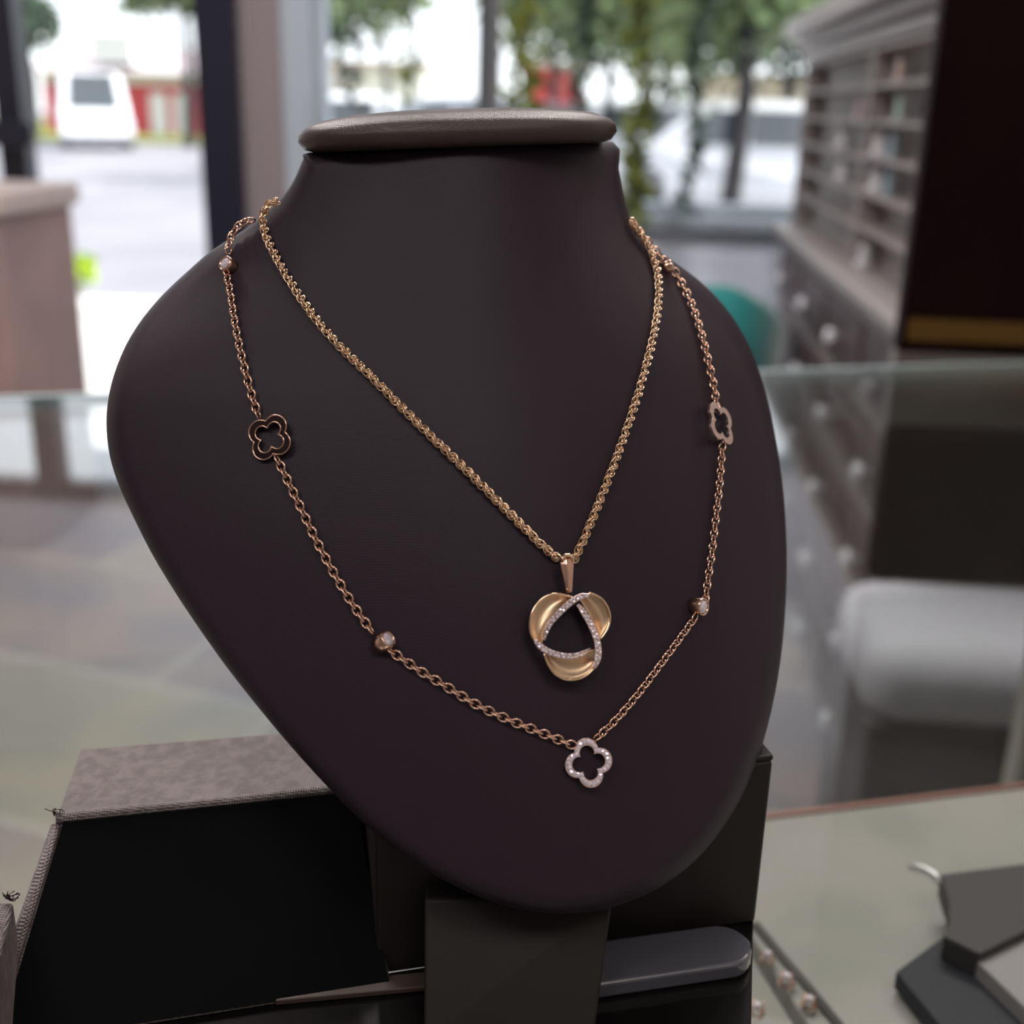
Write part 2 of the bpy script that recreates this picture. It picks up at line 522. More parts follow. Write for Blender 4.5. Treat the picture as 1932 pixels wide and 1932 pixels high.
# bracelet stand on the tray
sg = thing('bracelet_stand', 'folded charcoal and navy display stand on the grey tray', 'display stand', at_z(1800, 1800, ZT + 0.012))
def sp(px, py, z): return at_z(px, py, z) - sg.location
z0 = ZT + 0.0015
def slab(pts, th, name, m):
    top = [sp(px, py, z0 + dz) for px, py, dz in pts]
    MB().prism([v - Vector((0, 0, th)) for v in top], top).build(name, m, sg, bevel=0.001)
slab([(1775, 1648, .022), (1960, 1625, .022), (1960, 1745, .022), (1850, 1800, .022), (1780, 1765, .022), (1792, 1740, .022), (1791, 1700, .022)], 0.012, 'upper_panel', M['stand_grey'])
slab([(1782, 1764, .010), (1852, 1802, .010), (1842, 1812, .010), (1960, 1960, .010), (1795, 1960, .010), (1690, 1832, .010)], 0.009, 'lower_panel', M['stand_navy'])
slab([(1843, 1812, .018), (1965, 1740, .018), (1965, 1930, .018)], 0.014, 'side_panel', M['stand_pale'])
# small jewellery on the tray
def stud(px, py, m, label, s=1.0, name='stud_earring'):
    c = at_z(px, py, ZT + 0.003 * s)
    t = thing(name, label, 'earring', c, 0, 'stud earrings on the grey tray')
    MB().lathe([(0.0001, 0.003 * s), (0.0012 * s, 0.003 * s), (0.0019 * s, 0.0016 * s), (0.0001, -0.001 * s)], 7).build('stone', M['gem'], t)
    q = MB()
    for k in range(4):
        a = PI / 2 * k + 0.4
        q.tube([(0.0027 * s * math.cos(a), 0.0027 * s * math.sin(a), -0.0025 * s), (0.0025 * s * math.cos(a), 0.0025 * s * math.sin(a), 0.0022 * s)], 0.0005 * s, 5)
    q.link(Vector((0, 0, -0.001 * s)), Vector((1, 0, 0)), Vector((0, 1, 0)), 0.0028 * s, 0.0028 * s, 0.0005 * s, 12, 5)
    q.build('setting', m, t)
stud(1448, 1806, M['gold'], 'yellow stud earring on grey tray, topmost, left of the dark seam')
stud(1484, 1850, M['rose'], 'rose coloured stud earring beside the dark tray seam', 1.15)
stud(1526, 1892, M['gold'], 'gold stud earring on grey tray, the rightmost of four', 1.1)
stud(1428, 1905, M['gold'], 'bright stud earring on grey tray, lowest, next to the dark riser', 1.1)
MB().tube([at_z(1715, 1632, ZT + 0.001), at_z(1745, 1637, ZT + 0.0015), at_z(1768, 1650, ZT + 0.0015), at_z(1776, 1668, ZT + 0.001)], 0.0008, 6)
tag(MB().tube([at_z(1715, 1632, ZT + 0.0015), at_z(1742, 1636, ZT + 0.002), at_z(1764, 1648, ZT + 0.002), at_z(1773, 1668, ZT + 0.0015)], 0.0008, 6)
    .build('silver_pin', M['chrome'], smooth=True, org=at_z(1745, 1645, ZT)), 'thin curved silver pin on the grey tray above the stand', 'pin')

# ------------------------------------------------------------------ linen covered riser boxes on the counter
def on(px, py, Y): return at_y(px, py, Y)
# centre riser, behind the foot of the bust
p0, p1 = at_z(1425, 1743, ZG), at_z(712, 1843, ZG)
hd = (p0 - p1).normalized()
bk = Vector((-hd.y, hd.x, 0))
rc = thing('display_riser', 'dark brown display riser block right behind the bust foot', 'riser', (p0 + p1) / 2 + bk * 0.035, 0)
o_ = rc.location
b4 = [p1 - o_, p0 - o_, p0 + bk * 0.07 - o_, p1 + bk * 0.07 - o_]
for v in b4: v.z = 0.0006
hh = 0.0600
MB().prism(b4, [v + Vector((0, 0, hh)) for v in b4]).build('block', M['riser'], rc, bevel=0.0012)
lid = [v + Vector((0, 0, hh + 0.0002)) for v in b4]
MB().prism(lid, [v + Vector((0, 0, 0.002)) for v in lid]).build('lid', M['riser'], rc, bevel=0.0008)
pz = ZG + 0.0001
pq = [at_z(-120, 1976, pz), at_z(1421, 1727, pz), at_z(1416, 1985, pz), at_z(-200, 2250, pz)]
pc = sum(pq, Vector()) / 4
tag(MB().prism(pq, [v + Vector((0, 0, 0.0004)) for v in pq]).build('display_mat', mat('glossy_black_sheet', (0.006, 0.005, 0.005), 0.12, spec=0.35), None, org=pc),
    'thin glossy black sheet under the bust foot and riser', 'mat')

# left riser, sloping velvet front
def wedge(tl, tr, bl, br, Yt, depth_py, label, group):
    TL, TR = on(*tl, Yt), on(*tr, Yt)
    TR.z = TL.z = (TL.z + TR.z) / 2
    TL = at_z(*tl, TL.z); TR = at_z(*tr, TL.z)
    FL, FR = at_z(*depth_py[0], TL.z), at_z(*depth_py[1], TL.z)
    BL, BR = at_z(*bl, ZG + 0.001), at_z(*br, ZG + 0.001)
    og_ = Vector(((TL.x + TR.x) / 2, (TL.y + TR.y) / 2, ZG + 0.001))
    t = thing('display_ramp', label, 'riser', og_, 0, group)
    TL, TR, FL, FR, BL, BR = [v - og_ for v in (TL, TR, FL, FR, BL, BR)]
    zt = TL.z
    up = (TR - TL).cross(BL - TL).normalized()
    if up.y > 0: up = -up
    # body
    GL, GR = Vector((FL.x, FL.y, 0)), Vector((FR.x, FR.y, 0))
    body = MB()
    body.add([TL, TR, FR, FL, BL, BR, GR, GL], [(0, 1, 2, 3), (0, 4, 5, 1), (1, 5, 6, 2), (2, 6, 7, 3), (3, 7, 4, 0), (4, 7, 6, 5)])
    body.build('body', M['linen'], t, bevel=0.0008)
    # velvet panel on the slope, kept inside the linen edging
    def mixp(u, v):
        a = TL.lerp(TR, u)
        b = BL.lerp(BR, u)
        return a.lerp(b, v)
    ins = [mixp(0.028, 0.0), mixp(1.0, 0.0), mixp(1.0, 0.985), mixp(0.045, 0.985)]
    ins = [v + up * 0.0003 for v in ins]
    MB().prism(ins, [v + up * 0.0010 for v in ins]).build('velvet_panel', M['velvet'], t)
    # rolled edging along the top and the left
    MB().tube([mixp(0, 0.0) + up * 0.0004, mixp(0.5, 0) + up * 0.0004, mixp(1, 0) + up * 0.0004], 0.0017, 8).build('edging', M['linen'], t, smooth=True)
    MB().tube([mixp(0.006, 0.03), mixp(0.01, 0.5), mixp(0.012, 1)], [0.0015, 0.0020, 0.0026], 8).build('edging', M['linen'], t, smooth=True)
    # frayed threads at the corner
    th = MB()
    rnd = random.Random(3)
    for k in range(9):
        b = mixp(0.0, 0.0) + Vector((rnd.uniform(-.0008, .0012), 0, 0.001))
        th.tube([b, b + Vector((rnd.uniform(-.002, .001), rnd.uniform(-.001, .001), rnd.uniform(.0005, .0022))),
                 b + Vector((rnd.uniform(-.003, .0015), rnd.uniform(-.001, .001), rnd.uniform(.001, .003)))], 0.00014, 4)
    th.build('frayed_threads', M['riser'], t)
    return t
lr = wedge((107, 1545), (665, 1488), (-45, 1985), (735, 1862), 0.308, ((152, 1413), (720, 1368)),
           'linen covered display ramp with black velvet front, left of the bust', 'display ramps on the counter')
# the neighbouring ramp, only its corner is in view
c0, c1 = at_z(26, 1700, 0.985), at_z(-4, 1868, 0.975)
nb = thing('display_box', 'linen covered display box cut off at the lower left corner', 'box', (c0.x - 0.05, c0.y - 0.02, ZG))
o_ = nb.location
top = [Vector((c0.x, c0.y, c0.z)) - o_, Vector((c0.x - 0.11, c0.y - 0.012, c0.z)) - o_, Vector((c0.x - 0.12, c0.y - 0.09, c0.z)) - o_, Vector((c1.x, c1.y - 0.002, c0.z - .006)) - o_]
bot = [Vector((v.x, v.y, 0.0008)) for v in top]
MB().prism(bot, top).build('body', M['linen'], nb, bevel=0.0012)
th = MB()
rnd = random.Random(5)
for k in range(12):
    b = top[0] + Vector((rnd.uniform(-.001, .0002), 0, 0))
    th.tube([b, b + Vector((rnd.uniform(-.002, .001), 0, rnd.uniform(.0005, .002))), b + Vector((rnd.uniform(-.002, .002), 0, rnd.uniform(.001, .0035)))], 0.00016, 4)
th.build('frayed_threads', M['riser'], nb)
# narrow card strip lying in front
s4 = [at_z(520, 1898, ZG + 0.001), at_z(835, 1868, ZG + 0.001), at_z(835, 1840, ZG + 0.001), at_z(520, 1868, ZG + 0.001)]
sc_ = sum(s4, Vector()) / 4
tag(MB().prism([v for v in s4], [v + Vector((0, 0, 0.002)) for v in s4]).build('card_strip', M['brown'], None, bevel=0.0005, org=sc_),
    'narrow brown card strip lying on the glass before the ramps', 'card')

# ------------------------------------------------------------------ the bust
YAW, LEAN = R(18), R(27)
BN = Vector((math.sin(YAW) * math.cos(LEAN), -math.cos(YAW) * math.cos(LEAN), math.sin(LEAN)))
BU = Vector((math.cos(YAW), math.sin(YAW), 0))
BV = BN.cross(BU).normalized()
if BV.z < 0: BV = -BV
BO = at_y(1080, 1723, 0.262)
def sm(x): x = max(0, min(1, x)); return x * x * (3 - 2 * x)
def surf(u, v):
    S = 0.70 + 0.25 * sm((v - 0.15) / 0.06)
    A = 0.085 - 0.03 * sm((v - 0.15) / 0.06)
    return -S * A * (math.sqrt(1 + (u / A) ** 2) - 1) + 1.9 * max(0, v - 0.15) ** 2 - 0.9 * (v - 0.09) ** 2 + 0.9 * 0.0081
def hit(px, py, off=0.0):
    d = ray(px, py)
    def f(t):
        p = CAM + d * t - BO
        return p.dot(BN) - surf(p.dot(BU), p.dot(BV)) - off
    t0 = (BO - CAM).dot(BN) / d.dot(BN)
    a, fa = t0 - 0.05, f(t0 - 0.05)
    # march from near to far, then bisect
    st = 0.002
    t = max(0.12, t0 - 0.12)
    ft = f(t)
    while t < t0 + 0.25:
        t2 = t + st
        f2 = f(t2)
        if ft > 0 >= f2:
            for _ in range(22):
                m_ = (t + t2) / 2
                if f(m_) > 0: t = m_
                else: t2 = m_
            return CAM + d * t
        t, ft = t2, f2
    return CAM + d * (t0 + 0.05)
def uv(p):
    q = p - BO
    return q.dot(BU), q.dot(BV)
def nrm(px, py):
    u, v = uv(hit(px, py))
    e = 1e-4
    du = (surf(u + e, v) - surf(u - e, v)) / (2 * e)
    dv = (surf(u, v + e) - surf(u, v - e)) / (2 * e)
    return (BN - BU * du - BV * dv).normalized()

OUT = [(584, 288), (572, 300), (559, 330), (545, 355), (528, 376), (497, 404), (466, 430), (400, 472), (357, 509), (310, 553), (270, 599), (237, 652),
       (214, 710), (203, 762), (201, 810), (207, 860), (222, 910), (245, 962), (285, 1042), (330, 1117), (380, 1192), (430, 1262), (490, 1338),
       (550, 1410), (610, 1476), (670, 1538), (740, 1598), (810, 1645), (880, 1682), (950, 1708), (1020, 1721), (1080, 1723), (1140, 1715),
       (1210, 1692), (1275, 1655), (1330, 1605), (1375, 1545), (1410, 1480), (1440, 1400), (1462, 1310), (1477, 1210), (1484, 1100), (1483, 1000),
       (1475, 900), (1460, 810), (1440, 725), (1415, 655), (1380, 595), (1335, 543), (1285, 503), (1235, 468), (1206, 440), (1188, 408),
       (1176, 365), (1167, 318), (1157, 268), (1020, 262), (870, 268), (720, 278)]
def catmull(P, per=4, closed=False):
    n = len(P)
    out = []
    rng = n if closed else n - 1
    for i in range(rng):
        g = lambda k: Vector(P[k % n]) if closed else Vector(P[max(0, min(n - 1, k))])
        a, b, c, d = g(i - 1), g(i), g(i + 1), g(i + 2)
        for j in range(per):
            t = j / per
            out.append(0.5 * ((2 * b) + (c - a) * t + (2 * a - 5 * b + 4 * c - d) * t * t + (3 * b - a - 3 * c + d) * t ** 3))
    if not closed:
        out.append(Vector(P[-1]))
    return out
outline = catmull([Vector((*p,)) for p in OUT], 3, True)
CEN = Vector((880, 900))
bust = thing('necklace_bust', 'dark aubergine leatherette necklace bust with flat oval neck cap', 'display bust', Vector((BO.x, BO.y + 0.03, ZG)))
ob = bust.location.copy()
rings = []
RIM = 0.0065
fr_s = [0.06, 0.15, 0.25, 0.35, 0.45, 0.55, 0.64, 0.72, 0.79, 0.85, 0.90, 0.935, 0.955]
s0 = 0.955
for s in fr_s:
    rings.append([hit(*(CEN + (p - CEN) * s)) - ob for p in outline])
for q in (0.25, 0.5, 0.72, 0.88, 0.97, 1.0):
    s = s0 + (1 - s0) * q
    off = -RIM * (1 - math.sqrt(max(0, 1 - q * q)))
    rings.append([hit(*(CEN + (p - CEN) * s), off) - ob for p in outline])
def backoff(p): 
    v = uv(hit(*p))[1]
    return 0.028 * sm((v - 0.15) / 0.05)
for s, b in ((0.998, 0.009), (0.985, 0.0125), (0.96, 0.014)):
    rings.append([hit(*(CEN + (p - CEN) * s), -b - backoff(CEN + (p - CEN) * s) * (1 if s < 0.99 else 0.4)) - ob for p in outline])
for s in (0.8, 0.6, 0.4, 0.2, 0.05):
    rings.append([hit(*(CEN + (p - CEN) * s), -0.014 - backoff(CEN + (p - CEN) * s)) - ob for p in outline])
MB().sweep(rings).build('chest_plate', M['leather'], bust, smooth=True)
# neck cap
nc = hit(866, 285)
hN = Vector((BN.x, BN.y, 0)).normalized()
capc = nc - hN * 0.0235
cz = 0.0
A = hit(572, 272); 
hw = 0.5 * 590 / F * (capc - CAM).length * 0.965
prof = [(0.02, -0.0035), (0.90, -0.0035), (0.965, -0.0022), (1.0, 0.0012), (0.995, 0.0042), (0.955, 0.0072), (0.86, 0.0098), (0.68, 0.0118), (0.4, 0.0132), (0.02, 0.0138)]
fwd = Vector((0, 1, 0))
cb_ = Matrix.Identity(4)
cc = at_y(866, 264, capc.y)
U2 = Matrix.Rotation(R(-3.0), 3, 'Y') @ Vector((math.cos(R(11)), math.sin(R(11)), 0))
W2 = Vector((math.sin(R(11)), -math.cos(R(11)), 0.05)).normalized()
Z2 = U2.cross(-W2).normalized()
if Z2.z < 0: Z2 = -Z2
cm = MB()
ringsc = []
for r_, z_ in prof:
    ring = []
    for k in range(64):
        a = 2 * PI * k / 64
        ca, sa = math.cos(a), math.sin(a)
        ex = 2.6
        x = hw * r_ * math.copysign(abs(ca) ** (2 / ex), ca)
        y = 0.0265 * r_ * math.copysign(abs(sa) ** (2 / ex), sa)
        ring.append(cc - ob + U2 * x + W2 * y + Z2 * (z_ * 0.66))
    ringsc.append(ring)
cm.sweep(ringsc)
cm.build('neck_cap', M['cap'], bust, smooth=True)
# post and oval foot
pl_, pr_ = at_z(800, 1932, ZG + 0.006), at_z(1128, 1932, ZG + 0.006)
Yp = 0.262
zb_ = ZG + 0.0065
def colpt(x, y, z): return Vector((x, y, z)) - ob
Bl, Br, Tl, Tr = at_z(800, 1965, ZG + .001), at_z(1120, 1965, ZG + .001), at_y(800, 1720, 0.281), at_y(1156, 1720, 0.281)
Tl = Tl + (Tl - at_y(800, 1800, 0.2735)) * 0.3
Tr = Tr + (Tr - at_y(1154, 1800, 0.2735)) * 0.3
t4 = Vector((0, 0.010, 0))
b_ = [v - ob for v in (Bl, Br, Br + t4, Bl + t4)]
t_ = [v - ob for v in (Tl, Tr, Tr + t4, Tl + t4)]
MB().prism(b_, t_).build('post', M['riser'], bust, bevel=0.001)  # near-black board material puts the shade on the post into its colour
# stadium foot plate
fc0, fc1 = at_z(1362, 1781, zb_), at_z(885, 1849, zb_)
fd = (fc0 - fc1).normalized()
fn = Vector((-fd.y, fd.x, 0))
rad = 0.0092
st_ = []
for k in range(17):
    a = -PI / 2 + PI * k / 16
    st_.append(fc0 + fd * math.cos(a) * rad + fn * math.sin(a) * rad)
for k in range(17):
    a = PI / 2 + PI * k / 16
    st_.append(fc1 + fd * math.cos(a) * rad + fn * math.sin(a) * rad)
st_ = [v - ob for v in st_]
MB().prism([v - Vector((0, 0, 0.0058)) for v in st_], st_).build('foot_plate', M['acrylic'], bust, bevel=0.0012)

# ------------------------------------------------------------------ necklaces
def path3d(P, off, step_px=3):
    c = catmull([Vector(p) for p in P], 8)
    pts = [hit(p.x, p.y, off) for p in c]
    ns = [nrm(p.x, p.y) for p in c]
    return pts, ns
def resample(pts, ns, step):
    out = []
    acc = 0
    nxt = 0
    for i in range(len(pts) - 1):
        L_ = (pts[i + 1] - pts[i]).length
        while nxt <= acc + L_ and L_ > 0:
            t = (nxt - acc) / L_
            out.append((pts[i].lerp(pts[i + 1], t), ns[i].lerp(ns[i + 1], t).normalized(), (pts[i + 1] - pts[i]).normalized()))
            nxt += step
        acc += L_
    return out
def cable(P, root, name='chain', m=None, off=0.0013):
    pts, ns = path3d(P, off)
    mb = MB()
    for i, (c, n, t) in enumerate(resample(pts, ns, 0.00205)):
        b = n.cross(t).normalized()
        a = R(18) if i % 2 else R(102)
        side = b * math.cos(a) + n * math.sin(a)
        mb.link(c - root.location, t, side, 0.00155, 0.00118, 0.00029, 14, 6)
    return mb.build(name, m or M['rose'], root, smooth=True)
def rope(P, root, name='chain', off=0.0016):
    pts, ns = path3d(P, off)
    mb = MB()
    for i, (c, n, t) in enumerate(resample(pts, ns, 0.00098)):
        b = n.cross(t).normalized()
        for h in (0, PI * 0.9):
            a = i * R(63) + h
            rad_ = b * math.cos(a) + n * math.sin(a)
            side = (b * -math.sin(a) + n * math.cos(a))
            tt = (t * math.cos(R(24)) + side * math.sin(R(24))).normalized()
            mb.link(c - root.location + rad_ * 0.00052, tt, rad_, 0.00135, 0.00066, 0.00021, 12, 5)
    return mb.build(name, M['gold'], root, smooth=True)

n1 = thing('pendant_necklace', 'gold rope chain necklace with a trefoil knot pendant', 'necklace', hit(1070, 1056, 0.001))
rope([(520, 381), (507, 386), (497, 402), (497, 425), (504, 450), (522, 487), (545, 527), (575, 573), (608, 617), (650, 662), (700, 710), (750, 760), (800, 810), (850, 858),
      (900, 907), (950, 957), (1000, 1007), (1030, 1036), (1056, 1056)], n1)
rope([(1084, 1054), (1098, 1025), (1122, 968), (1150, 898), (1178, 822), (1202, 750), (1222, 680), (1236, 620), (1243, 565), (1241, 515), (1226, 470), (1207, 440), (1190, 418)], n1)
OFFP = 0.0035
def Z(x, y): return (980 + x / 7.432, 1040 + y / 7.432)   # measured on a 7.4x enlargement of the pendant
def lin(P, n):
    P = [Vector(p) for p in P]
    c = catmull(P, 12)
    L_ = [0]
    for i in range(1, len(c)): L_.append(L_[-1] + (c[i] - c[i - 1]).length)
    out = []
    j = 0
    for k in range(n):
        s = L_[-1] * k / (n - 1)
        while j < len(L_) - 2 and L_[j + 1] < s: j += 1
        t = (s - L_[j]) / max(1e-9, L_[j + 1] - L_[j])
        out.append(c[j].lerp(c[j + 1], t))
    return out
def petal(outer, inner, root, lo, hi, name='petal'):
    A_, B_ = lin(outer, 28), lin(inner, 28)
    mb = MB()
    front = []
    nn = 11
    org = root.location
    for j in range(nn):
        t = j / (nn - 1)
        row = []
        for a, b in zip(A_, B_):
            p = a.lerp(b, t)
            # a dished leaf: rolled outer lip, hollow middle, rising to the inner band
            o = OFFP + lo * (1 - math.sin(PI * min(1, t * 1.0)) * 1.25) + hi * t * t
            if j == 0: o -= 0.0005
            row.append(hit(*Z(p.x, p.y), o) - org)
        front.append(row)
    n = 28
    V = [v for r in front for v in r]
    Fq = [(j * n + i, j * n + i + 1, (j + 1) * n + i + 1, (j + 1) * n + i) for j in range(nn - 1) for i in range(n - 1)]
    bn = nrm(1070, 1200)
    o2 = len(V)
    V += [v - bn * 0.0007 for v in V]
    Fq += [(f[3] + o2, f[2] + o2, f[1] + o2, f[0] + o2) for f in Fq]
    edge = [(0, i) for i in range(n)] + [(j, n - 1) for j in range(1, nn)] + [(nn - 1, i) for i in range(n - 2, -1, -1)] + [(j, 0) for j in range(nn - 2, 0, -1)]
    idx = [j * n + i for j, i in edge]
    for k in range(len(idx)):
        a, b = idx[k], idx[(k + 1) % len(idx)]
        Fq.append((a, b, b + o2, a + o2))
    mb.add(V, Fq)
    ob_ = mb.build(name, M['satin'], root, smooth=True)
    # bright rolled rim
    rp = [hit(*Z(p.x, p.y), OFFP + lo + 0.0002) - org for p in A_]
    MB().tube(rp, 0.00042, 7).build('rim', M['gold'], ob_, smooth=True)
    return ob_
petal([(735, 640), (640, 625), (560, 605), (450, 607), (330, 655), (235, 755), (165, 900), (148, 1050), (165, 1160), (215, 1250), (300, 1320)],
      [(745, 690), (660, 750), (560, 840), (470, 935), (400, 1030), (350, 1140), (325, 1240), (330, 1290)], n1, 0.0012, 0.0004)
petal([(960, 590), (1050, 610), (1150, 670), (1220, 760), (1262, 870), (1264, 980), (1235, 1080), (1180, 1170), (1130, 1230)],
      [(850, 680), (900, 760), (950, 850), (1000, 940), (1040, 1030), (1075, 1110), (1095, 1180), (1105, 1230)], n1, 0.0012, 0.0002)
petal([(345, 1430), (370, 1510), (420, 1620), (500, 1720), (610, 1785), (720, 1803), (840, 1785), (940, 1735), (1020, 1665), (1075, 1600)],
      [(400, 1400), (480, 1450), (580, 1480), (680, 1490), (780, 1475), (880, 1440), (970, 1400), (1060, 1370)], n1, 0.0012, 0.0002)
def pave(C, root, w_px, hoff, rows=2, name='pave_band'):
    c = lin(C, 40)
    org = root.location
    rr = []
    prs = []
    for i, p in enumerate(c):
        t = (c[min(i + 1, 39)] - c[max(i - 1, 0)]).normalized()
        nn_ = Vector((-t.y, t.x))
        taper = 0.55 + 0.45 * min(1, min(i, 39 - i) / 5)
        wv = w_px * taper
        h = hoff(i / 39)
        l0, l1 = p + nn_ * wv, p - nn_ * wv
        P0, P1 = hit(*Z(*l0), OFFP + h), hit(*Z(*l1), OFFP + h)
        Q1, Q0 = hit(*Z(*(p - nn_ * wv)), OFFP + h - 0.0011), hit(*Z(*(p + nn_ * wv)), OFFP + h - 0.0011)
        rr.append([P0 - org, P1 - org, Q1 - org, Q0 - org])
        prs.append((p, nn_, wv, h))
    band = MB().sweep(rr).build(name, M['white_gold'], root, bevel=0.00012)
    g = MB()
    ng = 14
    rnd = random.Random(11)
    for k in range(ng):
        for r_ in range(rows):
            u = (k + 0.5 + 0.5 * (r_ % 2)) / (ng + 0.5) * 39
            i = min(39, int(u))
            p, nn_, wv, h = prs[i]
            q = p + nn_ * wv * (0.43 if r_ else -0.43)
            cpos = hit(*Z(*q), OFFP + h + 0.0001) - org
            nz = nrm(*Z(*q))
            nz = (nz + Vector((rnd.uniform(-.25, .25), rnd.uniform(-.25, .25), rnd.uniform(-.25, .25)))).normalized()
            m4 = Matrix.Translation(cpos) @ nz.to_track_quat('Z', 'Y').to_matrix().to_4x4() @ Matrix.Rotation(rnd.random() * 3, 4, 'Z')
            s_ = wv / 7.432 * 0.335 / F * 0.56
            g.lathe([(0.00001, -s_ * .3), (s_, -s_ * 0.0), (s_ * 0.93, s_ * 0.25), (s_ * 0.5, s_ * 0.6), (0.00001, s_ * 0.62)], 7, m4)
    g.build('pave_stones', M['gem'], band)
    return band
pave([(340, 1250), (350, 1180), (385, 1085), (440, 995), (520, 905), (610, 815), (700, 735), (790, 670), (880, 630), (985, 622)], n1, 44, lambda t: 0.0006 + 0.0022 * t)
pave([(815, 745), (880, 820), (940, 920), (1000, 1030), (1050, 1140), (1090, 1260), (1108, 1380), (1105, 1480), (1080, 1570), (1045, 1635)], n1, 46, lambda t: 0.0006 + 0.0022 * t)
pave([(215, 1240), (270, 1310), (370, 1385), (480, 1435), (600, 1465), (720, 1472), (840, 1455), (930, 1415), (1005, 1370)], n1, 44, lambda t: 0.0026 - 0.0022 * t)
# bail: two tapering facets folded over the chain
org = n1.location
def bz(x, y, o): return hit(*Z(x, y), o) - org
rowsb = []
for y, xl_, xr_, xm, o in ((585, 655, 742, 700, 0.0042), (520, 645, 748, 698, 0.0046), (400, 622, 755, 690, 0.0052), (280, 598, 762, 684, 0.0057), (180, 577, 768, 676, 0.0060), (115, 570, 766, 670, 0.0058), (75, 585, 755, 668, 0.0050)):
    a, b, c = bz(xl_, y, o), bz(xm, y, o + 0.0009), bz(xr_, y, o)
    dn = nrm(1070, 1090) * 0.0009
    xi1, xi2 = xl_ * .65 + xm * .35, xr_ * .65 + xm * .35
    rowsb.append([a, bz(xm - 6, y, o + 0.0008), bz(xm + 6, y, o + 0.0002), c, c - dn, a - dn])
MB().sweep(rowsb).build('bail', M['rose'], n1, smooth=False, bevel=0.00025)
pts = [bz(600, 150, 0.0058), bz(605, 90, 0.006), bz(640, 60, 0.0058), bz(700, 58, 0.0058), bz(745, 85, 0.006), bz(755, 150, 0.0058)]
MB().tube(pts, 0.0006, 8).build('bail_loop', M['gold'], n1, smooth=True)

n2 = thing('station_necklace', 'rose gold cable chain necklace with clover and round bezel stations', 'necklace', hit(1109, 1400, 0.001))
cable([(472, 416), (455, 422), (441, 438), (433, 458), (429, 482)], n2)
cable([(427, 516), (433, 545), (440, 590), (449, 640), (461, 693), (474, 742), (488, 786)], n2)
cable([(524, 868), (541, 903), (566, 955), (598, 1022), (636, 1092), (672, 1150), (706, 1197)], n2)
cable([(737, 1228), (790, 1264), (840, 1294), (900, 1330), (960, 1358), (1010, 1378), (1050, 1394), (1086, 1408)], n2)
cable([(1128, 1390), (1160, 1360), (1200, 1314), (1240, 1262), (1280, 1208), (1312, 1164)], n2)
cable([(1331, 1130), (1336, 1090), (1342, 1050), (1349, 990), (1357, 920), (1363, 838)], n2)
cable([(1352, 770), (1348, 735), (1336, 680), (1322, 625), (1304, 572), (1284, 530), (1272, 510)], n2)
cable([(1253, 492), (1237, 473), (1216, 448), (1200, 428), (1190, 415)], n2)

